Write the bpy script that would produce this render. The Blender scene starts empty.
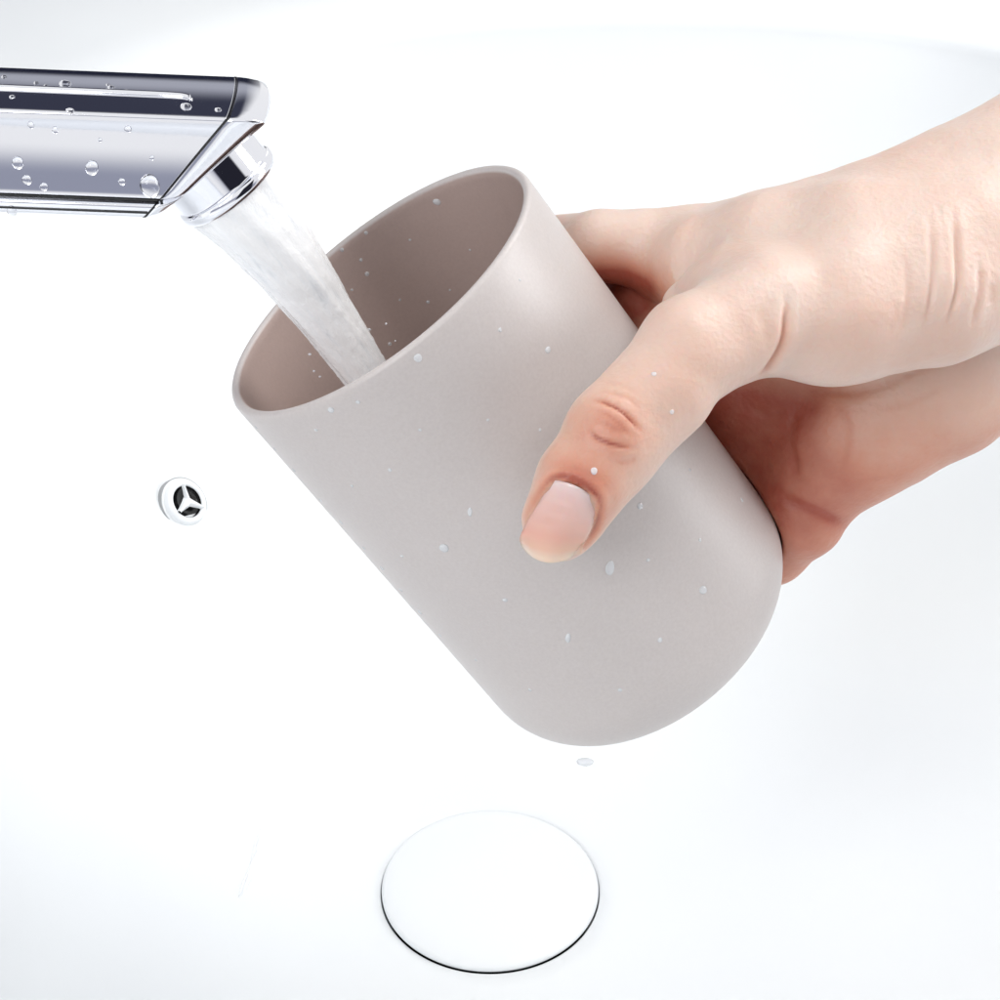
import bpy, bmesh, math, random
import numpy as np
from mathutils import Vector, Matrix
from mathutils.bvhtree import BVHTree

random.seed(4); RNG = np.random.default_rng(4)
S = 0.01                                   # everything below is in centimetres; meshes are written in metres
col = bpy.context.scene.collection
scene = bpy.context.scene

# ------------------------------------------------------------------ camera frame
TH = math.radians(34.0)
FPX = 1866.0
CAM = np.array([0.29, -39.2, 40.3])
AX = np.array([1.0, 0, 0]); AU = np.array([0, math.sin(TH), math.cos(TH)]); AF = np.array([0, math.cos(TH), -math.sin(TH)])
RM = np.stack([AX, AU, -AF], axis=1)       # camera space (x right, y up, z back) -> world
def cam2w(p): return np.asarray(p) @ RM.T + CAM
def cdir2w(p): return np.asarray(p) @ RM.T
def w2cam(p): return (np.asarray(p) - CAM) @ RM
def P(px, py, d): return np.array([(px-500)/FPX*d, (500-py)/FPX*d, -d])     # photo point at a depth, camera space
def proj(pc):
    pc = np.asarray(pc); return 500 + pc[..., 0]/-pc[..., 2]*FPX, 500 - pc[..., 1]/-pc[..., 2]*FPX
def norm(v): v = np.asarray(v, float); return v/np.linalg.norm(v)

# ------------------------------------------------------------------ helpers
def tag(o, label=None, cat=None, group=None, kind=None):
    if label: o['label'] = label
    if cat: o['category'] = cat
    if group: o['group'] = group
    if kind: o['kind'] = kind
    return o
def mesh_obj(name, verts, faces, mat, parent=None, smooth=True, attr=None):
    me = bpy.data.meshes.new(name)
    verts = np.asarray(verts, float)*S
    me.from_pydata(verts.tolist(), [], [list(map(int, f)) for f in faces])
    me.update()
    if smooth: me.polygons.foreach_set('use_smooth', [True]*len(me.polygons))
    if attr is not None:
        for k, a in attr.items():
            at = me.attributes.new(k, 'FLOAT', 'POINT'); at.data.foreach_set('value', np.asarray(a, np.float32))
    me.materials.append(mat)
    o = bpy.data.objects.new(name, me); col.objects.link(o)
    if parent: o.parent = parent
    return o
def grid_faces(n, m, closed_n=False, closed_m=False, flip=False):
    f = []
    for i in range(n if closed_n else n-1):
        for j in range(m if closed_m else m-1):
            a = i*m+j; b = ((i+1) % n)*m+j; c = ((i+1) % n)*m+(j+1) % m; d = i*m+(j+1) % m
            f.append((a, d, c, b) if flip else (a, b, c, d))
    return f
def frame_of(ax):
    ax = norm(ax); t = np.array([0, 0, 1.0]) if abs(ax[2]) < .8 else np.array([0, 1.0, 0])
    u = norm(np.cross(t, ax)); v = np.cross(ax, u); return u, v, ax
def lathe(name, prof, origin, axis, mat, parent=None, seg=128):
    """prof: list of (radius, along axis)"""
    u, v, a = frame_of(axis); V = []
    for r, h in prof:
        for k in range(seg):
            t = 2*math.pi*k/seg
            V.append(np.asarray(origin)+a*h+(u*math.cos(t)+v*math.sin(t))*max(r, 1e-4))
    F = grid_faces(len(prof), seg, closed_m=True)
    o = mesh_obj(name, V, F, mat, parent); fixn(o); return o
def fixn(o):
    bm = bmesh.new(); bm.from_mesh(o.data); bmesh.ops.remove_doubles(bm, verts=bm.verts, dist=2e-6)
    bmesh.ops.recalc_face_normals(bm, faces=bm.faces); bm.to_mesh(o.data); bm.free()
    o.data.polygons.foreach_set('use_smooth', [True]*len(o.data.polygons))
def fillet(pts, rads, n=8):
    """round the corners of an open 2D polyline"""
    pts = [np.array(p, float) for p in pts]; out = [pts[0]]
    for i in range(1, len(pts)-1):
        r = rads[i]
        if r <= 0: out.append(pts[i]); continue
        a = norm(pts[i-1]-pts[i]); b = norm(pts[i+1]-pts[i]); ang = math.acos(np.clip(a@b, -1, 1))
        L = r/math.tan(ang/2); A = pts[i]+a*L; B = pts[i]+b*L; c = pts[i]+norm(a+b)*r/math.sin(ang/2)
        t0 = A-c; t1 = B-c; w = math.acos(np.clip((t0@t1)/r/r, -1, 1))
        for k in range(n+1):
            s = k/n; out.append(c+(math.sin((1-s)*w)*t0+math.sin(s*w)*t1)/math.sin(w))
    out.append(pts[-1]); return out
def bvh_of(*obs):
    V = []; Fc = []
    for o in obs:
        b = len(V); mw = o.matrix_world
        V += [Vector(v.co)/S for v in o.data.vertices]; Fc += [[b+i for i in p.vertices] for p in o.data.polygons]
    return BVHTree.FromPolygons(V, Fc)
def ray(bvh, px, py):
    d = norm(cdir2w([(px-500)/FPX, (500-py)/FPX, -1.0]))
    h, n, i, t = bvh.ray_cast(Vector(CAM), Vector(d))
    if h is None: return None, None
    n = np.array(n); 
    if n@d > 0: n = -n
    return np.array(h), n

# ------------------------------------------------------------------ materials
def newmat(name):
    m = bpy.data.materials.new(name); m.use_nodes = True; nt = m.node_tree
    return m, nt, nt.nodes['Principled BSDF']
def N(nt, typ, **kw):
    n = nt.nodes.new(typ)
    for k, v in kw.items():
        if k in n.inputs: n.inputs[k].default_value = v
        else: setattr(n, k, v)
    return n
def ramp(nt, fac, stops):
    r = nt.nodes.new('ShaderNodeValToRGB'); el = r.color_ramp.elements
    while len(el) < len(stops): el.new(.5)
    for e, (p, c) in zip(el, stops): e.position = p; e.color = (*c, 1)
    nt.links.new(fac, r.inputs[0]); return r
def noise(nt, scale, detail=4, rough=.5, vec=None, coord='Object'):
    n = N(nt, 'ShaderNodeTexNoise', Scale=scale, Detail=detail, Roughness=rough)
    if vec is None:
        tc = nt.nodes.new('ShaderNodeTexCoord'); vec = tc.outputs[coord]
    nt.links.new(vec, n.inputs['Vector']); return n
def bump(nt, b, h, strength, dist, prev=None):
    bp = N(nt, 'ShaderNodeBump', Strength=strength, Distance=dist)
    nt.links.new(h, bp.inputs['Height'])
    if prev: nt.links.new(prev.outputs[0], bp.inputs['Normal'])
    nt.links.new(bp.outputs[0], b.inputs['Normal']); return bp

m_cer, nt, b = newmat('glazed_ceramic')
nz = noise(nt, 7, 1.5, .4)
r = ramp(nt, nz.outputs[0], [(.30, (.735, .76, .785)), (.5, (.775, .80, .82)), (.7, (.80, .82, .83))]); nt.links.new(r.outputs[0], b.inputs['Base Color'])  # cloudy tone paints soft grey shading into the glaze colour
b.inputs['Roughness'].default_value = .34; b.inputs['IOR'].default_value = 1.45
n2 = noise(nt, 14, 2); bump(nt, b, n2.outputs[0], .25, .002)

m_chrome, nt, b = newmat('polished_chrome')
b.inputs['Base Color'].default_value = (.86, .87, .92, 1); b.inputs['Metallic'].default_value = 1
nz = noise(nt, 60, 3); r = ramp(nt, nz.outputs[0], [(.3, (.035,)*3), (.75, (.08,)*3)]); nt.links.new(r.outputs[0], b.inputs['Roughness'])
n2 = noise(nt, 25, 2); bump(nt, b, n2.outputs[0], .06, .001)

m_dark, nt, b = newmat('dark_recess')
nz = noise(nt, 90, 2); r = ramp(nt, nz.outputs[0], [(.3, (.006, .006, .007)), (.8, (.03, .03, .032))]); nt.links.new(r.outputs[0], b.inputs['Base Color'])
b.inputs['Roughness'].default_value = .12
m_edge, nt, b = newmat('grey_edge_shade')
nz = noise(nt, 90, 2); r = ramp(nt, nz.outputs[0], [(.3, (.28, .29, .30)), (.8, (.40, .41, .42))]); nt.links.new(r.outputs[0], b.inputs['Base Color'])

m_cup, nt, b = newmat('matte_greige_plastic')
tc = nt.nodes.new('ShaderNodeTexCoord')
nz = noise(nt, 12, 5, .55, tc.outputs['Object']); n3 = noise(nt, 1500, 2, .6, tc.outputs['Object'])
r = ramp(nt, nz.outputs[0], [(.3, (.525, .482, .468)), (.7, (.55, .505, .491))])
mx = N(nt, 'ShaderNodeMix', data_type='RGBA', blend_type='OVERLAY'); mx.inputs[0].default_value = .09
r3 = ramp(nt, n3.outputs[0], [(.3, (.3,)*3), (.7, (.7,)*3)])
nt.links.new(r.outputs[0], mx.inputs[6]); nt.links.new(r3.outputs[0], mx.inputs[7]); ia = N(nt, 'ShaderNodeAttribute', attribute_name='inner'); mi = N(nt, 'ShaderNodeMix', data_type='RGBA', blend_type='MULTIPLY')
nt.links.new(ia.outputs['Fac'], mi.inputs[0]); nt.links.new(mx.outputs[2], mi.inputs[6]); mi.inputs[7].default_value = (.87, .73, .68, 1); nt.links.new(mi.outputs[2], b.inputs['Base Color'])  # interior tinted warmer and darker, painting bounced light into the plastic
b.inputs['Roughness'].default_value = .42; b.inputs['IOR'].default_value = 1.5
b.inputs['Coat Weight'].default_value = .3; b.inputs['Coat Roughness'].default_value = .38
b.inputs['Subsurface Weight'].default_value = .06; b.inputs['Subsurface Radius'].default_value = (.004, .003, .002)
bump(nt, b, n3.outputs[0], .12, .0002)

m_skin, nt, b = newmat('skin')
tc = nt.nodes.new('ShaderNodeTexCoord')
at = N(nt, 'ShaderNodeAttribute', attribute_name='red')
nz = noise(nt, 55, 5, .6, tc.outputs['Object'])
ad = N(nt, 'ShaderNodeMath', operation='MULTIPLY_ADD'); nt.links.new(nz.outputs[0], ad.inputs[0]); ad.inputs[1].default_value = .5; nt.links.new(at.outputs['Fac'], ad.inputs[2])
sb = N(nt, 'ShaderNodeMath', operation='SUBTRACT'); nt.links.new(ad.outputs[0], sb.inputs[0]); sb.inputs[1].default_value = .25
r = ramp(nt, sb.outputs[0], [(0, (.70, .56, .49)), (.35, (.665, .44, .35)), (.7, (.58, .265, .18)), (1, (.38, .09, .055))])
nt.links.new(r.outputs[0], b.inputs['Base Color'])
b.inputs['Roughness'].default_value = .42; b.inputs['Subsurface Weight'].default_value = .55
b.inputs['Subsurface Radius'].default_value = (1, .35, .2); b.inputs['Subsurface Scale'].default_value = .0035
vo = N(nt, 'ShaderNodeTexVoronoi', Scale=900); nt.links.new(tc.outputs['Object'], vo.inputs['Vector'])
b1 = bump(nt, b, vo.outputs['Distance'], .35, .0002)
n5 = noise(nt, 260, 4, .6, tc.outputs['Object']); bump(nt, b, n5.outputs[0], .48, .0007, b1)

m_nail, nt, b = newmat('fingernail')
at = N(nt, 'ShaderNodeAttribute', attribute_name='along')
r = ramp(nt, at.outputs['Fac'], [(0, (.78, .60, .585)), (.2, (.75, .48, .44)), (.66, (.73, .38, .30)), (.82, (.74, .43, .32)), (.92, (.76, .53, .41)), (1, (.78, .60, .47))])
nt.links.new(r.outputs[0], b.inputs['Base Color']); b.inputs['Roughness'].default_value = .2
b.inputs['Subsurface Weight'].default_value = .3; b.inputs['Subsurface Scale'].default_value = .002
b.inputs['Coat Weight'].default_value = .4; b.inputs['Coat Roughness'].default_value = .12
nz = noise(nt, 300, 2); bump(nt, b, nz.outputs[0], .08, .0003)

m_jet, nt, b = newmat('aerated_water')
tc = nt.nodes.new('ShaderNodeTexCoord'); at = N(nt, 'ShaderNodeAttribute', attribute_name='flow')
at2 = N(nt, 'ShaderNodeAttribute', attribute_name='turn')
cb = nt.nodes.new('ShaderNodeCombineXYZ')
for i, (a_, k) in enumerate(((at, .55), (at2, 7.0))):
    mm = N(nt, 'ShaderNodeMath', operation='MULTIPLY'); nt.links.new(a_.outputs['Fac'], mm.inputs[0]); mm.inputs[1].default_value = k; nt.links.new(mm.outputs[0], cb.inputs[i])
nz = noise(nt, 1.6, 6, .65, cb.outputs[0])
nf = noise(nt, 900, 4, .7, tc.outputs['Object'])
r = ramp(nt, nz.outputs[0], [(.25, (.90, .935, .97)), (.5, (.985, .99, 1)), (.8, (1, 1, 1))])
nt.links.new(r.outputs[0], b.inputs['Base Color'])
b.inputs['Roughness'].default_value = .12; b.inputs['IOR'].default_value = 1.33
rt = ramp(nt, nz.outputs[0], [(.32, (.10,)*3), (.42, (.0,)*3)]); nt.links.new(rt.outputs[0], b.inputs['Transmission Weight'])
b1 = bump(nt, b, nz.outputs[0], .25, .0012); bump(nt, b, nf.outputs[0], .3, .0006, b1)

m_wat, nt, b = newmat('clear_water')
b.inputs['Base Color'].default_value = (1, 1, 1, 1); b.inputs['Roughness'].default_value = .02; b.inputs['IOR'].default_value = 1.33
b.inputs['Transmission Weight'].default_value = 1
nz = noise(nt, 300, 2); bump(nt, b, nz.outputs[0], .05, .0002)
m_foam, nt, b = newmat('white_splash_water')
b.inputs['Base Color'].default_value = (.95, .97, 1, 1); b.inputs['Roughness'].default_value = .08; b.inputs['Transmission Weight'].default_value = .45; b.inputs['IOR'].default_value = 1.33
nz = noise(nt, 400, 2); bump(nt, b, nz.outputs[0], .1, .0003)

# ------------------------------------------------------------------ basin
H = 16.0; CX, CY, RA, RB, EX = 6.0, 2.0, 24.0, 29.5, 2.3
def rim_r(phi):
    lo, hi = 0.0, 80.0
    c, s = math.cos(phi), math.sin(phi)
    for _ in range(40):
        m = (lo+hi)/2
        v = abs((m*c-CX)/RA)**EX+abs((m*s-CY)/RB)**EX
        if v > 1: hi = m
        else: lo = m
    return lo
def bez(t, a, b_, c, d): return (1-t)**3*a+3*(1-t)**2*t*b_+3*(1-t)*t*t*c+t**3*d
R0 = 3.20
SEG = 256
prof = []                                    # (kind, value, z)
for k in range(61):
    t = k/60; prof.append((bez(t, 0, .42, .86, 1), bez(t, 0, .0, .36*H, H-1.2)))
V = []
rings = 0
for (rr, z) in [(2.3, -1.6), (2.5, -.9), (3.1, -.55), (3.18, -.45), (3.205, -.12), (3.22, -.02)]:
    for k in range(SEG):
        ph = 2*math.pi*k/SEG; V.append((rr*math.cos(ph), rr*math.sin(ph), z))
    rings += 1
for (s, z) in prof[0:]:
    for k in range(SEG):
        ph = 2*math.pi*k/SEG; Rr = rim_r(ph); q = R0+.05+(Rr-R0)*s
        V.append((q*math.cos(ph), q*math.sin(ph), z))
    rings += 1
for k2 in range(1, 11):                       # rounded rim rolling out to the deck
    a = k2/10*math.pi/2*.93
    for k in range(SEG):
        ph = 2*math.pi*k/SEG; Rr = rim_r(ph)+.05; q = Rr+4.5*(1-math.cos(a)); z = H-1.2+1.2*math.sin(a)/math.sin(math.pi/2*.93)
        V.append((q*math.cos(ph), q*math.sin(ph), z))
    rings += 1
for ext in (4, 10, 25, 45, 46):
    for k in range(SEG):
        ph = 2*math.pi*k/SEG; q = rim_r(ph)+4.6+ext*(1-.7*max(0, -math.sin(ph))**1.5)
        V.append((q*math.cos(ph), q*math.sin(ph), H-(8 if ext == 46 else 0)))
    rings += 1
basin = mesh_obj('basin', V, grid_faces(rings, SEG, closed_m=True), m_cer)
fixn(basin); 
if basin.data.polygons[0].normal.z < 0: pass
tag(basin, 'glossy white ceramic washbasin bowl filling the whole background', 'basin', kind='structure')
bvh_basin = bvh_of(basin)

# ------------------------------------------------------------------ drain plug
plug = bpy.data.objects.new('drain_plug', None); col.objects.link(plug); plug.location = (0, 0, 0)
tag(plug, 'round white domed drain plug sitting in the bottom of the basin', 'drain plug')
pr = [(0, .40), (1, .385), (2, .33), (2.8, .25), (3.08, .20), (3.16, .16), (3.19, .10), (3.19, .05), (3.15, -.02), (3.0, -.05), (.01, -.05)]
lathe('plug_cap', pr, (0, 0, 0), (0, 0, 1), m_cer, plug)
lathe('plug_stem', [(0, .12), (.5, .12), (.5, -1.5), (0, -1.5)], (0, 0, 0), (0, 0, 1), m_chrome, plug, 32)
lathe('drain_seat', [(3.05, -.42), (2.7, -.46), (2.4, -.9), (2.2, -1.6), (0, -1.62)], (0, 0, 0), (0, 0, 1), m_dark, plug, 96)

# ------------------------------------------------------------------ overflow cover
hit, nn = ray(bvh_basin, 182.5, 504)
nn = norm(nn*np.array([1, 1, 1])); print('overflow', hit, nn, 'facing', -nn@norm(hit-CAM))
vd = norm(CAM-hit)
ovn = norm(nn*.75+vd*.42+np.array([.36, 0, 0]))
ov = bpy.data.objects.new('overflow_cover', None); col.objects.link(ov)
tag(ov, 'small round three spoked overflow cover set in the white basin wall', 'overflow cover')
k_ = (np.linalg.norm(hit-CAM))/FPX            # cm per photo pixel
RO = 26*k_
lathe('flange', [(RO*1.0, -.75), (RO*1.0, .0), (RO*.985, .05), (RO*.95, .07), (RO*.92, .05), (RO*.90, .10), (RO*.86, .20), (RO*.78, .27), (RO*.66, .27), (RO*.625, .22), (RO*.615, .0)], hit+ovn*.08, ovn, m_cer, ov, 96)
hc = hit+ovn*.30
lathe('edge_shade_ring', [(RO*.99, -.5), (RO*1.03, -.5), (RO*1.03, .10), (RO*1.0, .115), (RO*.97, .10)], hit, ovn, m_edge, ov, 96)  # added grey ring, paints the shaded outline of the flange
lathe('recess', [(RO*.615, .0), (RO*.6, -.2), (0, -.21)], hc, ovn, m_dark, ov, 64)
u, v, a = frame_of(ovn)
V = []; F = []
upimg = norm(cdir2w([.0, 1, 0]) - ovn*(cdir2w([.0, 1, 0])@ovn)); rt = norm(np.cross(upimg, ovn))
for ang in (100, 222, 338):
    d = upimg*math.sin(math.radians(ang))+rt*math.cos(math.radians(ang)); s_ = np.cross(ovn, d)
    b0 = len(V)
    for (q, w) in ((0, .17), (.35, .12), (.75, .075), (1.05, .06)):
        w2 = w*(1.35 if ang == 222 else (1.2 if ang == 338 else .75))
        for (sw, hh) in ((-1, -.03), (-.55, .10), (.0, .13), (.55, .10), (1, -.03)):
            V.append(hc+d*RO*.62*q+s_*w2*sw*RO*.95+ovn*(hh+.03))
    F += [tuple(b0+i for i in f) for f in grid_faces(4, 5)]
mesh_obj('grille', V, F, m_cer, ov)

# ------------------------------------------------------------------ cup
RC = P(376, 285.5, 38.0)                        # rim centre, camera space
a_ax = norm(np.array([.563, -.69, -.455]))
e2 = norm(np.array([0, 0, -1.]) - a_ax*(-a_ax[2])); e1 = np.cross(a_ax, e2)
if e1[0] < 0: e1 = -e1
CR, CRB, CL, CF = 3.77, 3.80, 11.32, 1.8       # rim radius, radius above fillet, length, bottom fillet
cupo = cam2w(RC); cupa = norm(cdir2w(a_ax))
th = .2
out = fillet([(CR, 0), (CRB, CL), (0, CL+.0)], [0, CF, 0], 24)
inn = fillet([(CR-th, .0), (CRB-th, CL-.3), (0, CL-.3)], [0, CF-.2, 0], 16)
lip = [(CR-.0, .1), (CR-.02, .045), (CR-.055, .012), (CR-.1, 0), (CR-.145, .012), (CR-.18, .045), (CR-.2, .1)]
outp = [(CR, .25)] + [tuple(CR+(CRB-CR)*t/CL if False else (CR+(CRB-CR)*t/CL, t)) for t in np.linspace(.6, CL-CF-.4, 16)] + [tuple(p) for p in out[1:]]
innp = [(CR-th, .25)] + [tuple((CR-th+(CRB-CR)*t/CL, t)) for t in np.linspace(.6, CL-CF-.7, 16)] + [tuple(p) for p in inn[1:]]
cup_prof = outp[::-1] + lip + innp
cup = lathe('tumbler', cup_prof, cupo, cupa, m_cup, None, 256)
tag(cup, 'matte greige plastic tumbler with rounded base tilted under the running water', 'cup')
bvh_cup = bvh_of(cup)
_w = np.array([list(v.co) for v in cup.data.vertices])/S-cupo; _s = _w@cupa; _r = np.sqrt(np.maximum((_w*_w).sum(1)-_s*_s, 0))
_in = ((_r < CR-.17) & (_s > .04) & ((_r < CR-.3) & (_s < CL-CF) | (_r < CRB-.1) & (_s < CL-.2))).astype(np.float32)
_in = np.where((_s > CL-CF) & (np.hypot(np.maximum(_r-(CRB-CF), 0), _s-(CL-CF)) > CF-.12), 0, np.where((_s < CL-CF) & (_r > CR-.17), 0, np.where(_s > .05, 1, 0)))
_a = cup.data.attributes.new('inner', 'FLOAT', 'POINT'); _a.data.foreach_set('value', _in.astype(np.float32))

def cyl(s, ang, rad):                          # point around the cup, camera space; 0 = right side, 90 = behind
    t = math.radians(ang); return RC+a_ax*s+(e1*math.cos(t)+e2*math.sin(t))*rad

# ------------------------------------------------------------------ hand : signed distance field, surface nets
h = .05
lo = np.array([-3.5, -6.6, -47.6]); hi = np.array([15.5, 12.0, -33.2])
n = np.ceil((hi-lo)/h).astype(int)
def new_field(): return np.full(n, 3.0, np.float32)
gx = (lo[0]+h*np.arange(n[0])).astype(np.float32); gy = (lo[1]+h*np.arange(n[1])).astype(np.float32); gz = (lo[2]+h*np.arange(n[2])).astype(np.float32)
def smin(a, b, k):
    hh = np.clip(.5+.5*(b-a)/k, 0, 1); return b*(1-hh)+a*hh-k*hh*(1-hh)
def add(D, A, B, ra, rb, k, flat=None):
    A = np.asarray(A, float); B = np.asarray(B, float); R = max(ra, rb)+.9
    l = np.minimum(A, B)-R; u_ = np.maximum(A, B)+R
    i0 = np.clip(((l-lo)/h).astype(int), 0, n); i1 = np.clip(((u_-lo)/h).astype(int)+1, 0, n)
    if np.any(i1 <= i0): return
    X = gx[i0[0]:i1[0], None, None]-A[0]; Y = gy[None, i0[1]:i1[1], None]-A[1]; Z = gz[None, None, i0[2]:i1[2]]-A[2]
    ab = B-A; L2 = max(float(ab@ab), 1e-6)
    t = np.clip((X*ab[0]+Y*ab[1]+Z*ab[2])/L2, 0, 1).astype(np.float32)
    dx = X-t*ab[0]; dy = Y-t*ab[1]; dz = Z-t*ab[2]
    if flat is None: d = np.sqrt(dx*dx+dy*dy+dz*dz)
    else:                                       # flattened section along a direction
        fd, fk = flat; q = dx*fd[0]+dy*fd[1]+dz*fd[2]
        d = np.sqrt(dx*dx+dy*dy+dz*dz+q*q*(fk*fk-1))
    d = d-(ra+(rb-ra)*t)
    sl = D[i0[0]:i1[0], i0[1]:i1[1], i0[2]:i1[2]]
    D[i0[0]:i1[0], i0[1]:i1[1], i0[2]:i1[2]] = smin(sl, d.astype(np.float32), k)
def chain(D, pts, k):
    for (p, q) in zip(pts[:-1], pts[1:]): add(D, p[0], q[0], p[1], q[1], k)

palm = new_field()
chain(palm, [(P(1330, 60, 40.5), 2.5), (P(1180, 130, 40.2), 2.35), (P(1060, 190, 39.6), 2.25), (P(985, 222, 39.3), 2.1), (P(900, 256, 39.2), 2.02), (P(790, 278, 39.5), 1.85), (P(700, 262, 40.3), 1.15)], .6)
chain(palm, [(P(1330, 180, 42), 2.3), (P(1180, 250, 41.8), 2.0), (P(1080, 276, 41.5), 1.85), (P(1000, 324, 41.4), 1.74), (P(935, 382, 41.4), 1.66), (P(865, 425, 41.6), 1.55), (P(818, 470, 41.9), 1.2)], .6)
chain(palm, [(P(985, 290, 41), 1.9), (P(880, 330, 41.5), 1.6), (P(800, 340, 41.8), 1.3)], .7)
chain(palm, [(P(750, 400, 42.4), 1.1), (P(728, 430, 43.0), 1.0), (P(750, 470, 43), .9)], .5)
chain(palm, [(P(760, 320, 41.6), 1.2), (P(700, 318, 42.2), 1.0), (P(640, 300, 43.2), .9)], .5)
chain(palm, [(P(900, 380, 41.5), 1.5), (P(815, 410, 42), 1.2)], .7)
chain(palm, [(P(830, 450, 41.8), 1.3), (P(780, 480, 42.6), 1.0)], .7); chain(palm, [(P(790, 380, 42), 1.2), (P(770, 430, 42.8), 1.1), (P(785, 500, 42.8), .9)], .6)
mcp = {'index': (P(720, 258, 40.3), 1.08), 'middle': (P(775, 330, 41.6), 1.1), 'ring': (P(800, 405, 42), 1.05), 'pinky': (P(822, 470, 42), 1.0)}
fing = {'index': (2.85, .74, .0), 'middle': (4.75, .92, 2), 'ring': (6.9, .88, 3), 'pinky': (9.35, .80, 0)}
D = palm
fl = {}
for f, (s_, r_, off) in fing.items():
    fd = new_field(); R_ = CR-.05
    pts = [mcp[f], (cyl(s_+.05, 14+off, R_+r_+.02), r_*1.04), (cyl(s_, 44+off, R_+r_+.12), r_*1.02), (cyl(s_-.1, 76+off, R_+r_*.92+.02), r_*.9), (cyl(s_-.2, 104+off, R_+r_*.82), r_*.78)]
    if f == 'pinky': pts = [mcp[f], (P(800, 515, 42.1), .98), (P(772, 545, 42.9), .88), (P(722, 552, 44.2), .84), (P(655, 520, 45.6), .76), (P(600, 490, 45.6), .66)]
    chain(fd, pts, .18); fl[f] = fd
fd = np.minimum(np.minimum(fl['index'], fl['ring']), np.minimum(fl['middle'], fl['pinky']))
D = smin(palm, fd, .42); del fl, fd, palm
thumb = new_field()
add(thumb, P(1010, 262, 38.2), P(930, 296, 37.2), 1.45, 1.32, .5)
add(thumb, P(930, 296, 37.2), P(835, 318, 36.7), 1.32, 1.28, .5)
add(thumb, P(835, 318, 36.7), P(762, 318, 36.4), 1.28, 1.12, .4)
th2 = new_field()
add(th2, P(770, 312, 36.3), P(690, 352, 35.55), 1.16, 1.0, .3)
add(th2, P(690, 352, 35.55), P(613, 433, 34.98), 1.0, .87, .25)
add(th2, P(613, 433, 34.98), P(582, 480, 34.9), .87, .83, .25)
add(th2, P(582, 480, 34.9), P(560, 522, 35.1), .83, .72, .2)
add(th2, P(615, 458, 35.2), P(584, 516, 35.3), .66, .47, .3)
add(th2, P(672, 398, 35.2), P(615, 458, 35.2), .72, .66, .3)
thumb = smin(thumb, th2, .22); del th2
web = new_field()
chain(web, [(P(668, 264, 40.1), .75), (P(705, 266, 39.3), 1.0), (P(770, 264, 38.6), 1.35), (P(860, 262, 37.95), 1.6), (P(960, 248, 38.1), 1.75)], .5)
add(web, P(684, 306, 38.0), P(730, 300, 37.6), .42, .95, .5)
add(web, P(730, 300, 37.4), P(850, 290, 37.3), .95, 1.3, .6)
thumb = smin(thumb, web, .8); del web
D = smin(D, thumb, .38); del thumb
# the cup pushes the skin flat where they touch
X = gx[:, None, None]-RC[0]; Y = gy[None, :, None]-RC[1]; Z = gz[None, None, :]-RC[2]
s_ = X*a_ax[0]+Y*a_ax[1]+Z*a_ax[2]
rr = np.sqrt(np.maximum(X*X+Y*Y+Z*Z-s_*s_, 0))
Rl = CR+(CRB-CR)*np.clip(s_/CL, 0, 1)
qx = rr-(Rl-CF); qy = s_-(CL-CF)
dc = np.where(qy > 0, np.sqrt(np.maximum(qx, 0)**2+np.maximum(qy, 0)**2)-CF+np.minimum(np.maximum(qx, qy), 0), rr-Rl)
dc = np.where(s_ < 0, 3, dc).astype(np.float32)
D = -smin(-D, dc-.015, .06); del X, Y, Z, s_, rr, Rl, qx, qy, dc
D = D.astype(np.float32)
def surface_nets(D):
    ins = D < 0
    c = np.zeros([m-1 for m in D.shape], np.uint8)
    for i in (0, 1):
        for j in (0, 1):
            for k in (0, 1):
                c += ins[i:D.shape[0]-1+i, j:D.shape[1]-1+j, k:D.shape[2]-1+k]
    act = (c > 0) & (c < 8)
    idx = np.argwhere(act); ids = np.full(act.shape, -1, np.int32); ids[act] = np.arange(len(idx))
    acc = np.zeros((len(idx), 3)); cnt = np.zeros(len(idx))
    cor = [(i, j, k) for i in (0, 1) for j in (0, 1) for k in (0, 1)]
    vals = {q: D[idx[:, 0]+q[0], idx[:, 1]+q[1], idx[:, 2]+q[2]] for q in cor}
    for A_ in cor:
        for ax in range(3):
            if A_[ax] == 0:
                B_ = list(A_); B_[ax] = 1; B_ = tuple(B_)
                va, vb = vals[A_], vals[B_]; m = (va < 0) != (vb < 0)
                t = va[m]/(va[m]-vb[m]); p = np.tile(np.array(A_, float), (m.sum(), 1)); p[:, ax] += t
                acc[m] += p; cnt[m] += 1
    V = (idx+acc/cnt[:, None])*h+lo
    F = []
    for ax in range(3):
        s0 = [slice(None)]*3; s1 = [slice(None)]*3; s0[ax] = slice(0, -1); s1[ax] = slice(1, None)
        e = ins[tuple(s0)] != ins[tuple(s1)]
        E = np.argwhere(e); o1, o2 = (ax+1) % 3, (ax+2) % 3
        ok = (E[:, o1] > 0) & (E[:, o2] > 0) & (E[:, o1] < D.shape[o1]-1) & (E[:, o2] < D.shape[o2]-1); E = E[ok]
        fl = ins[E[:, 0], E[:, 1], E[:, 2]]
        def g(da, db):
            q = E.copy(); q[:, o1] += da; q[:, o2] += db; return ids[q[:, 0], q[:, 1], q[:, 2]]
        Q = np.stack([g(-1, -1), g(0, -1), g(0, 0), g(-1, 0)], 1)
        Q[~fl] = Q[~fl][:, ::-1]; F.append(Q)
    return V, np.concatenate(F)
HV, HF = surface_nets(D)
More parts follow.
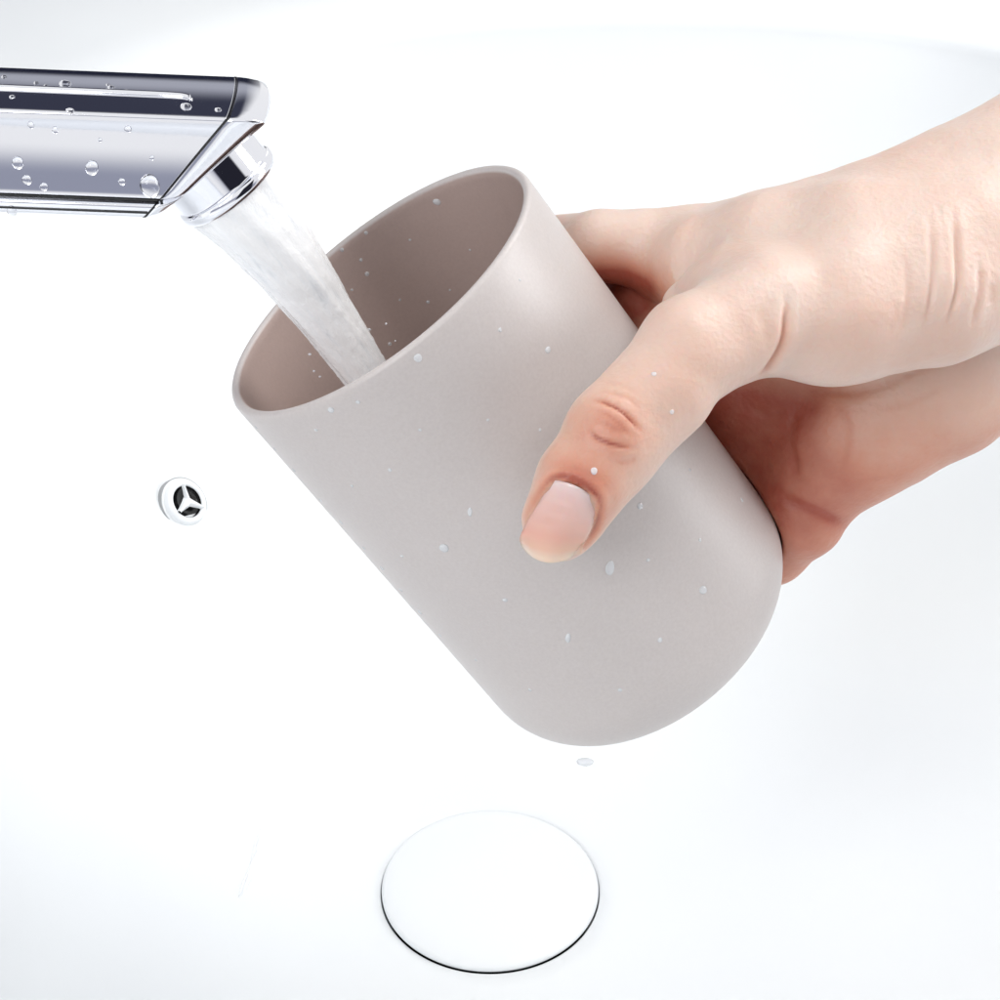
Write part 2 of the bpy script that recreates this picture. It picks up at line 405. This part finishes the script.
# normals from the field gradient
def grad(V):
    g = (V-lo)/h; out = []
    def samp(q):
        q = np.clip(q, 0, np.array(D.shape)-1.001); i = q.astype(int); f = q-i; r = 0
        for a in (0, 1):
            for b_ in (0, 1):
                for c in (0, 1):
                    w = (f[:, 0] if a else 1-f[:, 0])*(f[:, 1] if b_ else 1-f[:, 1])*(f[:, 2] if c else 1-f[:, 2])
                    r = r+w*D[i[:, 0]+a, i[:, 1]+b_, i[:, 2]+c]
        return r
    for ax in range(3):
        d = np.zeros(3); d[ax] = .8; out.append(samp(g+d)-samp(g-d))
    G = np.stack(out, 1); return G/np.maximum(np.linalg.norm(G, axis=1, keepdims=True), 1e-9)
HN = grad(HV)
px, py = proj(HV)
view = -HV/np.linalg.norm(HV, axis=1, keepdims=True)
front = np.clip((HN*view).sum(1)*2.5, 0, 1)*(HV[:, 2] > -39.8)
def pl(pts):                                   # distance in photo pixels to a polyline
    best = np.full(len(HV), 1e9)
    for (x0, y0), (x1, y1) in zip(pts[:-1], pts[1:]):
        dx, dy = x1-x0, y1-y0; t = np.clip(((px-x0)*dx+(py-y0)*dy)/(dx*dx+dy*dy), 0, 1)
        best = np.minimum(best, np.hypot(px-x0-t*dx, py-y0-t*dy))
    return best
def curve(pts, m=6):                            # Catmull-Rom through the points
    pts = [np.array(p, float) for p in pts]; q = [2*pts[0]-pts[1]]+pts+[2*pts[-1]-pts[-2]]; o = []
    for i in range(1, len(q)-2):
        for k in range(m):
            t = k/m; o.append(.5*((2*q[i])+(-q[i-1]+q[i+1])*t+(2*q[i-1]-5*q[i]+4*q[i+1]-q[i+2])*t*t+(-q[i-1]+3*q[i]-3*q[i+1]+q[i+2])*t**3))
    o.append(pts[-1]); return [tuple(p) for p in o]
disp = np.zeros(len(HV)); red = np.full(len(HV), .10)
def blob(x, y, rx, ry, ang=0):
    c, s = math.cos(math.radians(ang)), math.sin(math.radians(ang)); dx = px-x; dy = py-y
    return np.exp(-(((dx*c+dy*s)/rx)**2+((-dx*s+dy*c)/ry)**2))
creases = [([(588, 401), (604, 403), (622, 412), (645, 434)], .04, 2.2, .4), ([(586, 425), (594, 436), (612, 444), (636, 448)], .03, 2.2, .3),
           ([(600, 392), (625, 398), (645, 412)], .015, 2.4, .08), ([(592, 410), (606, 414), (620, 424), (634, 440)], .015, 2.2, .15), ([(640, 455), (628, 462), (612, 462)], .012, 2.2, .1), ([(600, 384), (622, 386), (640, 398)], .01, 2.4, .06), ([(590, 415), (610, 425), (630, 436)], .012, 3.5, .1),
           ([(786, 290), (786, 318), (781, 345), (764, 376), (748, 396)], .09, 3.6, .35), ([(757, 300), (766, 330), (762, 352)], .03, 7, .05),
           ([(928, 218), (933, 255), (930, 300), (921, 336)], .05, 3.2, .14), ([(952, 212), (957, 245), (957, 290), (944, 332)], .085, 3.2, .2),
           ([(978, 258), (980, 290), (970, 332)], .05, 3.2, .14), ([(905, 250), (908, 295), (897, 345)], .03, 4, .08),
           ([(885, 335), (895, 320), (898, 300)], .02, 5, .05), ([(992, 280), (990, 310)], .03, 4, .05),
           ([(745, 398), (765, 440), (800, 470), (830, 490)], .0, 6, .1)]
for pts, dep, w, rd in creases:
    cp = curve(pts); d = pl(cp); ct = np.array(cp); c0 = np.hypot(px-ct[0][0], py-ct[0][1]); c1 = np.hypot(px-ct[-1][0], py-ct[-1][1]); Lc = .3*math.dist(cp[0], cp[-1]); tp = np.clip((np.minimum(c0, c1)-1)/Lc, 0, 1); g = np.exp(-(d/w)**2)*tp*tp*(3-2*tp); disp -= g*dep*front; disp += np.exp(-((d-w*2.3)/(w*1.3))**2)*dep*.15*front; red += g*rd*1.25*front
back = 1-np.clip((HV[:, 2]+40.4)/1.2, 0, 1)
pal = [([(850, 528), (822, 514), (790, 500), (775, 492)], .05, 6, .2), ([(700, 410), (735, 450), (770, 520)], .0, 16, .25),
       ([(905, 378), (860, 392), (820, 392)], .04, 5, .15), ([(800, 400), (790, 440), (800, 485)], .035, 5, .12), ([(835, 398), (850, 430), (845, 470)], .02, 4, .08), ([(975, 352), (930, 366), (890, 384)], .03, 4, .12), ([(745, 405), (765, 415), (790, 412)], .03, 4, .1), ([(870, 410), (905, 405), (950, 385)], .015, 4, .08), ([(640, 268), (648, 285), (655, 300)], -.03, 7, .1)]
for pts, dep, w, rd in pal:
    cp = curve(pts); d = pl(cp); tp = np.clip((np.minimum(np.hypot(px-cp[0][0], py-cp[0][1]), np.hypot(px-cp[-1][0], py-cp[-1][1])))/18, 0, 1); g = np.exp(-(d/w)**2)*tp; disp -= g*dep; red += g*rd*(HV[:, 2] < -38)
red += .31*blob(592, 462, 46, 85, 30)*front+.05*blob(618, 428, 26, 16, 25)*front + .14*blob(612, 425, 46, 30, 25)*front + .28*blob(585, 478, 34, 14, 25)*front+.22*blob(560, 470, 60, 60)*front
red += .25*blob(578, 278, 34, 34)*(HV[:, 2] < -38.5)+.75*blob(608, 292, 55, 26)*(HV[:, 2] < -38.5)  # deep red paints the shadow in the gap between thumb and index
red += .14*blob(700, 370, 70, 60, -40)*front + .20*blob(860, 350, 120, 40)*front*.8
red += (.68*back)*np.clip((py-330)/80, 0, 1)*(px > 690)*np.clip(1.35-(px-700)/420, 0, 1)  # redder towards the cup, painting the palm's shade into the skin colour
red += .75*blob(625, 305, 42, 34)*(HV[:, 2] < -38.5)+.18*blob(610, 262, 40, 22)*(HV[:, 2] < -38.5)+.5*blob(735, 440, 60, 80, 30)*back  # more painted shade in the gap and where the palm meets the cup
red += .30*blob(602, 530, 9, 34, 32)*front
disp += .03*(np.sin(px*.045+py*.03)*np.sin(py*.05-px*.02))
# nail bed
NC = {'p0': (553, 477), 'p1': (598, 500), 'd0': (519, 535), 'd1': (580, 556)}
nail_out = curve([(556, 479), (577, 483), (598, 501), (594, 525), (580, 549), (570, 556), (548, 565), (522, 548), (520, 536), (534, 505), (553, 479)], 4)
d = pl(nail_out)
fold = pl(curve([(521, 528), (534, 503), (553, 478), (577, 481), (600, 500), (597, 525), (584, 548)]))
insd = np.zeros(len(HV), bool)
for (x0, y0), (x1, y1) in zip(nail_out, nail_out[1:]+nail_out[:1]):
    if y0 != y1: insd ^= ((y0 > py) != (y1 > py)) & (px < (x1-x0)*(py-y0)/(y1-y0)+x0)
insd &= (front > 0)
disp -= np.where(insd, np.clip(d/2, 0, 1)*.05+.03, np.exp(-(fold/2.2)**2)*.03)*front
disp += np.where(insd, 0, np.exp(-((fold-5.5)/4)**2)*.03)*front*(py > 470)
red += np.exp(-(fold/3.6)**2)*.34*front
HV2 = HV+HN*disp[:, None]
HWv = cam2w(HV2)
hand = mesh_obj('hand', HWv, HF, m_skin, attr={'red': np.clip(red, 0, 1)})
tag(hand, 'bare right hand reaching in from the right and gripping the cup, thumb in front', 'hand')
bvh_hand = BVHTree.FromPolygons([Vector(v) for v in HWv], HF.tolist())
print('hand verts', len(HV))
# thumbnail plate
NU, NV = 19, 27; V = []; al = []
def lerp(a, b_, t): return np.array(a, float)*(1-t)+np.array(b_, float)*t
L_ = curve([(553, 480), (541, 499), (528, 520), (520, 537), (521, 546)], 8); R_ = curve([(598, 502), (596, 517), (590, 532), (583, 545), (577, 555)], 8)
for j in range(NV):
    t = j/(NV-1); A_ = np.array(L_[int(t*(len(L_)-1))]); B_ = np.array(R_[int(t*(len(R_)-1))])
    for i in range(NU):
        s = i/(NU-1); q = A_*(1-s)+B_*s
        bow = 4*s*(1-s)
        q = q+np.array([3, -6])*bow*(1-t)**3*(1 if True else 0)*.9+np.array([-3.5, 12.0])*bow*max(0, (t-.35)/.65)**2
        hp, hn = ray(bvh_hand, *q)
        if hp is None:
            V.append(None); al.append(t); continue
        pc = w2cam(hp); V.append(pc); al.append(t)
Vn = [v for v in V if v is not None]
# smooth plate: fit a quadric in depth over photo coordinates, with a transverse arch
A = []; zz = []; UV = []
for j in range(NV):
    for i in range(NU):
        UV.append((i/(NU-1), j/(NV-1)))
for (uv, v) in zip(UV, V):
    if v is not None and .12 < uv[0] < .88 and uv[1] < .8:
        s, t = uv; A.append([1, s, t, s*s, s*t, t*t]); zz.append(v)
co, *_ = np.linalg.lstsq(np.array(A), np.array(zz), rcond=None)
VV = []
for k, (s, t) in enumerate(UV):
    f = np.array([1, s, t, s*s, s*t, t*t])@co
    q = A_  # photo target
    tt = t; Aq = np.array(L_[int(tt*(len(L_)-1))]); Bq = np.array(R_[int(tt*(len(R_)-1))]); bow = 4*s*(1-s)
    qq = Aq*(1-s)+Bq*s+np.array([3, -6])*bow*(1-tt)**3*.7+np.array([-3.5, 12.0])*bow*max(0, (tt-.35)/.65)**2
    dep = -f[2]-.052-.04*bow+.05*(1-t)**6
    VV.append(cam2w(P(qq[0], qq[1], dep)))
base = len(VV); inward = norm(cdir2w([.2, 0, -1]))
VV += [p+inward*.05 for p in VV]
F = grid_faces(NV, NU)+[tuple(base+i for i in f[::-1]) for f in grid_faces(NV, NU)]
bd = [i for i in range(NU)]+[j*NU+NU-1 for j in range(1, NV)]+[(NV-1)*NU+i for i in range(NU-2, -1, -1)]+[j*NU for j in range(NV-2, 0, -1)]
for a_, b_ in zip(bd, bd[1:]+bd[:1]): F.append((a_, b_, base+b_, base+a_))
nail = mesh_obj('thumbnail', VV, F, m_nail, hand, attr={'along': al+al}); fixn(nail)

# ------------------------------------------------------------------ tap
tap = bpy.data.objects.new('tap', None); col.objects.link(tap); tap.location = (-.29, -.055, H*S)
tag(tap, 'polished chrome tap whose spout reaches in from the left over the cup', 'tap')
def under_tap(o):
    o.parent = tap; o.matrix_parent_inverse = Matrix.Translation(-tap.location); return o
YB, YF = -4.15, -6.8
sec = [(-4.35, 24.86), (-4.12, 25.2), (YB, 26.7)]+[(y_, 26.93-.05*(y_+6.3)**2) for y_ in np.linspace(-4.45, -6.6, 12)]+[(YF, 26.9)]+[(YF-.21*((26.9-z_)/1.56)**2, z_) for z_ in np.linspace(26.7, 25.42, 14)]+[(-7.0, 25.34), (-6.78, 25.27), (-6.98, 25.17), (-6.95, 24.90), (-6.6, 24.83), (-4.35, 24.83)]
rad = [0, .2, .14]+[0]*12+[.06]+[0]*14+[.03, .03, .08, .12, .1, 0]
sec = fillet(sec, rad, 7)[:-1]
def support(sc_):
    o = []
    for a_, b_ in zip(sc_, sc_[1:]+sc_[:1]):
        a_ = np.array(a_); b_ = np.array(b_); L_ = np.linalg.norm(b_-a_); o.append(a_)
        if L_ > .3: o += [a_+(b_-a_)*.02/L_*1.0, b_-(b_-a_)*.02/L_*1.0]
    return o
sec = support(sec)
e_n = norm([.76, 0, -.65]); e_p = np.array([-4.75, YF, 26.9])
TL = .042
def tz(x): return -TL*(x+4.7)
def end_x(y, z, off=0): return e_p[0]+(off-(z-e_p[2])*e_n[2])/e_n[0]
xs = [0, .02, .6, 1.5, 3, 6, 10, 14, 18.5]
V = []
cyz = np.array([-5.5, 25.9])
for k, dx in enumerate(xs):
    for (y, z) in sec:
        sc = 1.0
        y2, z2 = cyz+(np.array([y, z])-cyz)*sc
        w = max(0, 1-dx/8); xe = end_x(y2, z2)*w+(-5.6)*(1-w)
        x = xe-dx; V.append((x, y2, z2+tz(x)))
m_ = len(sec)
F = grid_faces(len(xs), m_, closed_m=True)+[tuple(range(m_))]
body = mesh_obj('spout', V, F, m_chrome); fixn(body); under_tap(body)
# dark seam between spout and end plate, and two dark strips painted in as shadow lines along the lower lip
V = []
for off in (-.008, -.006, .026, .028):
    for (y, z) in sec:
        y2, z2 = cyz+(np.array([y, z])-cyz)*1.004; V.append((end_x(y2, z2, off), y2, z2+tz(end_x(y2, z2, off))))
seam = mesh_obj('seam', V, grid_faces(4, m_, closed_m=True), m_dark); fixn(seam); under_tap(seam)
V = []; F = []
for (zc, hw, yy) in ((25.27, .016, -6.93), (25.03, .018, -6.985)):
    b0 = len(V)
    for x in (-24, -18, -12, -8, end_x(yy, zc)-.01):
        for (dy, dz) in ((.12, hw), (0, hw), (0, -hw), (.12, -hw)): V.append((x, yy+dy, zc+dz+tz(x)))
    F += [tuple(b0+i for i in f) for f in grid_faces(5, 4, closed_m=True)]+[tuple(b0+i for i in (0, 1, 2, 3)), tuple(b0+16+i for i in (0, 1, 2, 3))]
lipl = mesh_obj('lip_shade_lines', V, F, m_dark, smooth=False); under_tap(lipl)
# end cap plate
V = []
for (off, sc) in ((.03, .95), (.03, .985), (.08, 1.0), (.3, .99), (.6, .965), (.85, .92), (1.0, .85), (1.03, .2)):
    for (y, z) in sec:
        y2, z2 = cyz+(np.array([y, z])-cyz)*sc
        x = end_x(y2, z2, off*(.22+.42*np.clip((z2-24.8)/2.1, 0, 1)))
        V.append((x, y2, z2+tz(x)))
F = grid_faces(8, m_, closed_m=True)+[tuple(range(7*m_, 8*m_))]
cap = mesh_obj('end_plate', V, F, m_chrome); fixn(cap); under_tap(cap)
# raised bead added to draw a reflected streak along the top of the spout
V = []; pth = curve([(-14, -5.72), (-10, -5.75), (-7, -5.78), (-5.9, -5.80), (-5.6, -5.86), (-5.48, -6.0)], 8)
for i, (x, y) in enumerate(pth):
    r_ = .085*(1 if i < len(pth)-4 else .6)
    for k in range(12):
        t = 2*math.pi*k/12; V.append((x, y+r_*math.cos(t), 26.915+tz(x)+r_*math.sin(t)*.8))
bead = mesh_obj('top_streak_bead', V, grid_faces(len(pth), 12, closed_m=True)+[tuple(range(12)), tuple(range(len(V)-12, len(V)))], m_chrome); fixn(bead); under_tap(bead)
# aerator
OUT = cam2w(P(231, 191, 36.6)); J = norm([.548, .02, -.83])
st = OUT-J*1.25
aer = lathe('aerator', [(0, -.3), (1.0, -.3), (1.03, .0), (1.04, .03), (1.04, .3), (1.04, .93), (1.04, .97), (1.055, .985), (1.07, 1.0), (1.10, 1.03), (1.11, 1.08), (1.11, 1.16), (1.08, 1.22), (1.03, 1.25), (.97, 1.24), (.95, 1.18), (.93, .9), (0, .88)], st, J, m_chrome, None, 128); under_tap(aer)
# pillar, lever, off the left of the frame
pill = lathe('pillar', [(0, 0), (2.9, 0), (2.9, .35), (2.5, .5), (2.3, 1.2), (2.2, 10.6), (2.05, 11.2), (1.6, 11.5), (0, 11.6)], (-25.5, -5.5, H), (0, 0, 1), m_chrome, None, 96); under_tap(pill)
lev = lathe('lever', [(0, -.4), (.5, -.4), (.55, 0), (.42, 3), (.36, 7.5), (.25, 7.8), (0, 7.85)], (-25.5, -5.5, H+11.9), norm([-.8, 0, .5]), m_chrome, None, 48); under_tap(lev)
bvh_tap = bvh_of(body)

# ------------------------------------------------------------------ water jet
def jc(t):                                     # centre line, t in cm
    p = OUT-J*.25+J*t; return p+np.array([-.006, 0, -.009])*t*t
V = []; fw = []; tn = []; NS, NK = 150, 96
LEN = 10.5
g1 = RNG.uniform(0, 6.28, 12)
for i in range(NS):
    t = LEN*i/(NS-1); c = jc(t); d = norm(jc(t+.01)-jc(t)); u, v, _ = frame_of(d)
    r0 = .76*math.exp(-min(t, 6)/3.6)+.31
    for k in range(NK):
        a = 2*math.pi*k/NK
        w = 1+.03*math.sin(3*a+g1[0]+t*.3)+.02*math.sin(5*a+g1[1]-t*.8)+.02*math.sin(9*a+g1[2]+t*1.3)+.012*math.sin(14*a+t*3+g1[3])+(.006*math.sin(t*5+2*a)+.004*math.sin(t*9+4*a)+.008*RNG.normal()*min(1, t/4))
        V.append(c+(u*math.cos(a)+v*math.sin(a))*r0*w); fw.append(t); tn.append(abs(((k/NK)*2) % 2-1))
F = grid_faces(NS, NK, closed_m=True)+[tuple(range(NK)), tuple(range(len(V)-NK, len(V)))]
# keep only the part down to the cup's inner wall
jet = mesh_obj('water_stream', V, F, m_jet, attr={'flow': fw, 'turn': tn})
bm = bmesh.new(); bm.from_mesh(jet.data)
kill = []
for vv in bm.verts:
    q = w2cam(np.array(vv.co)/S)-RC; s_ = q@a_ax; r_ = math.sqrt(max(q@q-s_*s_, 0))
    if s_ > 0 and (r_ > CR-.1 or s_ > CL-.25): kill.append(vv)
bmesh.ops.delete(bm, geom=kill, context='VERTS'); bmesh.ops.recalc_face_normals(bm, faces=bm.faces); bm.to_mesh(jet.data); bm.free()
tag(jet, 'frothy white stream of water running from the tap into the cup', 'water')
m_in = [P(300, 300, 38)]

# ------------------------------------------------------------------ droplets
def dome(name, hit, nrm, r, flat, mat, stretch=1.0, full=False, sdir=None):
    u, v, a = frame_of(nrm)
    if sdir is not None: u = norm(sdir-a*(sdir@a)); v = np.cross(a, u)
    V = []; rows = 9; seg = 20
    e0, e1_ = (-math.pi/2 if full else -.35), math.pi/2
    ph = random.uniform(0, 6); wob = random.uniform(.03, .1)
    for i in range(rows):
        e = e0+(e1_-e0)*i/(rows-1)
        for k in range(seg):
            t = 2*math.pi*k/seg; q = r*math.cos(e)*(1+wob*math.sin(2*t+ph)+wob*.5*math.sin(3*t))
            V.append(hit+u*q*math.cos(t)*stretch+v*q*math.sin(t)+a*r*flat*math.sin(e))
    o = mesh_obj(name, V, grid_faces(rows, seg, closed_m=True), mat); fixn(o); return o
down = np.array([0, 0, -1.0])
tapdrops = [(18, 163, 5.5), (92, 168, 6.5), (150, 186, 10), (27, 180, 4.5), (44, 187, 3.8), (70, 111, 3.6), (31, 125, 3.2), (55, 130, 3), (128, 129, 3.3), (122, 182, 3.4), (65, 84, 5), (111, 88, 3.5), (126, 92, 3.6), (186, 107, 5), (218, 110, 3), (133, 92, 2.2), (36, 83, 2.2), (46, 86, 2.2), (4, 77, 2.5), (12, 97, 2.5), (152, 158, 2.2), (100, 140, 2), (12, 211, 5), (108, 85, 2)]
for (x, y, r) in tapdrops:
    hp, hn = ray(bvh_tap, x, y)
    if hp is None: continue
    o = dome('water_droplet', hp, hn, r*np.linalg.norm(hp-CAM)/FPX*1.0, .75, m_wat, 1.15, sdir=down if abs(hn[2]) < .8 else AX)
    lab = 'clear water droplet clinging to the chrome spout'
    if (x, y) == (150, 186): lab = 'largest clear water droplet low on the spout beside its slanted end'
    g = None if r == 10 else 'water droplets on the chrome spout'
    tag(o, lab, 'water droplet', g)
cupdrops = [(418, 358, 5), (444, 548, 6), (610, 568, 5.5, 1.6), (703, 590, 5), (331, 410, 4), (548, 350, 4), (568, 638, 3.5, 1.8), (582, 222, 4.5, 1.6), (560, 198, 4, 1.6), (470, 512, 3, 2), (358, 402, 2.5), (640, 506, 4), (505, 600, 3), (660, 640, 3), (390, 470, 2.5), (500, 330, 2.5), (420, 430, 2), (294, 470, 3), (320.5, 500, 2.4), (341, 522, 3.2), (364, 548, 2.6), (382, 568, 3.4), (401, 590, 2.8), (420, 612, 3.6), (440, 635, 2.6), (256, 427, 2.4), (275, 449, 2.6), (316, 430, 2.2), (352, 486, 2), (402, 556, 2.2), (476, 660, 2), (582, 520, 2), (648, 560, 2.2), (690, 470, 2), (540, 430, 1.8), (520, 280, 1.8), (488, 420, 1.8), (620, 690, 2.6), (700, 540, 2.2), (530, 690, 2.3), (742, 500, 2.6)]
def dropcup(x, y, r, st=1.0, inside=False):
    hp, hn = ray(bvh_cup, x, y)
    if hp is None: return
    o = dome('water_droplet', hp, hn, r*.88*np.linalg.norm(hp-CAM)/FPX, .36, m_foam, st, sdir=down)
    if inside: tag(o, 'tiny water droplet on the inside wall of the cup', 'water droplet', 'water droplets inside the cup')
    else: tag(o, 'tiny water droplet on the outer side of the greige cup', 'water droplet', 'water droplets on the outside of the cup')
for c in cupdrops: dropcup(*c)
for c in [(437, 202, 4.5), (366, 233, 2.2), (342, 250, 2.4), (361, 260, 2), (367, 274, 2.6), (428, 302, 2), (390, 344, 2.2), (470, 250, 1.4), (410, 240, 1.5), (450, 290, 1.4), (400, 300, 1.4), (352, 290, 1.5)]: dropcup(*c, inside=True)
for (x, y, r) in [(654, 374, 2.5), (594, 471, 3.6), (672, 412, 2.5), (640, 492, 3)]:
    hp, hn = ray(bvh_hand, x, y)
    o = dome('water_droplet', hp, hn, r*np.linalg.norm(hp-CAM)/FPX, .4, m_foam); tag(o, 'tiny water droplet on the skin of the thumb', 'water droplet', 'water droplets on the thumb')
o = dome('water_droplet', cam2w(P(585, 762, 40)), np.array([0, 0, 1.]), .11, .7, m_foam, 1.5, full=True, sdir=AX)
tag(o, 'single falling white water droplet just below the base of the cup', 'water droplet')
for i in range(16):
    t = RNG.uniform(3.6, 6.2); sgn = RNG.choice([-1, 1]); c = jc(t); d = norm(jc(t+.01)-jc(t)); side = norm(np.cross(d, AF))
    p = c+side*sgn*(.45+abs(RNG.normal())*.28)+AF*RNG.uniform(-.3, .5)
    q = w2cam(p)-RC; s_ = q@a_ax; rr_ = math.sqrt(max(q@q-s_*s_, 0))
    if s_ > -.2 and rr_ > CR-.4: continue
    o = dome('water_droplet', p, np.array([0, 0, 1.]), RNG.uniform(.018, .042), .9, m_foam, 1.1, full=True, sdir=d)
    tag(o, 'tiny airborne drop of spray right beside the falling water stream', 'water droplet', 'spray beside the water stream')
# trickle on the basin wall
V = []; pts = curve([(261, 829), (258, 845), (252, 862), (247, 880), (239, 898)], 8)
for i, (x, y) in enumerate(pts):
    hp, hn = ray(bvh_basin, x, y); s = i/(len(pts)-1); w = .10*math.sin(math.pi*min(1, max(.04, s)))**.6*(1+.5*math.sin(s*9))+.01
    nx = ray(bvh_basin, x+1, y)[0]; sd = norm(nx-hp)
    for k in range(9):
        t = math.pi*k/8; V.append(hp+sd*w*math.cos(t)+hn*(w*.8*math.sin(t)-.004))
o = mesh_obj('water_trickle', V, grid_faces(len(pts), 9), m_foam); tag(o, 'thin bright trickle of water on the basin wall left of the drain plug', 'water trickle')

# ------------------------------------------------------------------ camera
cd = bpy.data.cameras.new('camera'); cam = bpy.data.objects.new('camera', cd); col.objects.link(cam)
cd.sensor_width = 36; cd.sensor_fit = 'HORIZONTAL'; cd.lens = 36*FPX/1000; cd.clip_start = .01; cd.clip_end = 50
Mx = Matrix([[*RM[0], CAM[0]*S], [*RM[1], CAM[1]*S], [*RM[2], CAM[2]*S], [0, 0, 0, 1]])
cam.matrix_world = Mx; scene.camera = cam

# ------------------------------------------------------------------ light
w = bpy.data.worlds.new('World'); scene.world = w; w.use_nodes = True; nt = w.node_tree
bg = nt.nodes['Background']; tc = nt.nodes.new('ShaderNodeTexCoord'); sp = nt.nodes.new('ShaderNodeSeparateXYZ'); nt.links.new(tc.outputs['Generated'], sp.inputs[0])
def mth(op, a, b_=None, c=None):
    n_ = nt.nodes.new('ShaderNodeMath'); n_.operation = op
    for i, q in enumerate((a, b_, c)):
        if q is None: continue
        if isinstance(q, (int, float)): n_.inputs[i].default_value = q
        else: nt.links.new(q, n_.inputs[i])
    return n_.outputs[0]
def sstep(x, a, b_):
    n_ = nt.nodes.new('ShaderNodeMapRange'); n_.interpolation_type = 'SMOOTHSTEP'; nt.links.new(x, n_.inputs[0])
    n_.inputs[1].default_value = a; n_.inputs[2].default_value = b_; return n_.outputs[0]
x_, y_, z_ = sp.outputs
band = mth('MULTIPLY', mth('MULTIPLY', sstep(z_, .16, .34), mth('SUBTRACT', 1.0, sstep(z_, .62, .75))), sstep(y_, .2, .4))  # dark band added to the surroundings for the spout top to mirror
low = mth('MULTIPLY', mth('MULTIPLY', sstep(z_, -.10, .06), mth('SUBTRACT', 1.0, sstep(z_, .5, .6))), sstep(y_, .1, .3))
lowf = mth('MULTIPLY', mth('MULTIPLY', sstep(z_, -.2, -.02), mth('SUBTRACT', 1.0, sstep(z_, .1, .3))), sstep(mth('MULTIPLY', y_, -1.0), .1, .3))  # blue-grey front horizon added for the spout's lower face to mirror
xl = mth('SUBTRACT', 1.0, sstep(x_, -.09, .03)); band = mth('MULTIPLY', band, xl); low = mth('MULTIPLY', low, xl)
# dark sector added behind the camera so the aerator mirrors a dark band
ratio = mth('DIVIDE', x_, mth('MAXIMUM', mth('MULTIPLY', y_, -1.0), .01))
dark_sector = mth('MULTIPLY', mth('MULTIPLY', sstep(ratio, .42, .52), mth('SUBTRACT', 1.0, sstep(ratio, 2.0, 2.6))), sstep(mth('MULTIPLY', y_, -1.0), .05, .12))
dark_sector = mth('MULTIPLY', dark_sector, mth('SUBTRACT', 1.0, sstep(z_, .62, .70)))
def mixc(f, c1, c2):
    n_ = nt.nodes.new('ShaderNodeMix'); n_.data_type = 'RGBA'; nt.links.new(f, n_.inputs[0])
    for i, q in ((6, c1), (7, c2)):
        if isinstance(q, tuple): n_.inputs[i].default_value = (*q, 1)
        else: nt.links.new(q, n_.inputs[i])
    return n_.outputs[2]
c = mixc(low, (1.0, 1.0, 1.0), (.42, .43, .49))
c = mixc(lowf, c, (.34, .355, .44))
c = mixc(band, c, (.045, .048, .075))
hz = mth('MULTIPLY', mth('MULTIPLY', mth('MULTIPLY', sstep(z_, -.25, -.15), mth('SUBTRACT', 1.0, sstep(z_, .04, .12))), sstep(y_, .1, .3)), xl)  # dark horizon strip added to draw a black line along the chrome edge
c = mixc(hz, c, (.02, .022, .04))
c = mixc(dark_sector, c, (.02, .02, .03))
nt.links.new(c, bg.inputs['Color']); bg.inputs['Strength'].default_value = .93
def area(name, loc, target, size, power, color=(1, 1, 1)):
    l = bpy.data.lights.new(name, 'AREA'); l.shape = 'DISK'; l.size = size*S; l.energy = power; l.color = color
    o = bpy.data.objects.new(name, l); col.objects.link(o); o.location = Vector(loc)*S
    o.rotation_euler = (Vector(target)-Vector(loc)).to_track_quat('-Z', 'Y').to_euler(); return o
area('ceiling_softbox', (50, 20, 95), (0, 0, 12), 50, 4.0, (1, .985, .97))
area('front_fill', (-45, -75, 75), (0, 0, 15), 45, 3.5, (.97, .985, 1))  # unseen fill lamp added to lighten the stream and cup from the front
area('side_fill', (95, 5, 48), (0, 0, 14), 40, 3.5, (.97, .985, 1))  # unseen lamp added to lift the right side of the cup

scene.view_settings.view_transform = 'Standard'; scene.view_settings.look = 'None'
scene.view_settings.exposure = 0; scene.view_settings.gamma = 1
scene.cycles.max_bounces = 9; scene.cycles.transmission_bounces = 8; scene.cycles.diffuse_bounces = 4; scene.cycles.glossy_bounces = 4
scene.cycles.use_adaptive_sampling = True; scene.cycles.adaptive_threshold = .03
scene.cycles.use_denoising = True
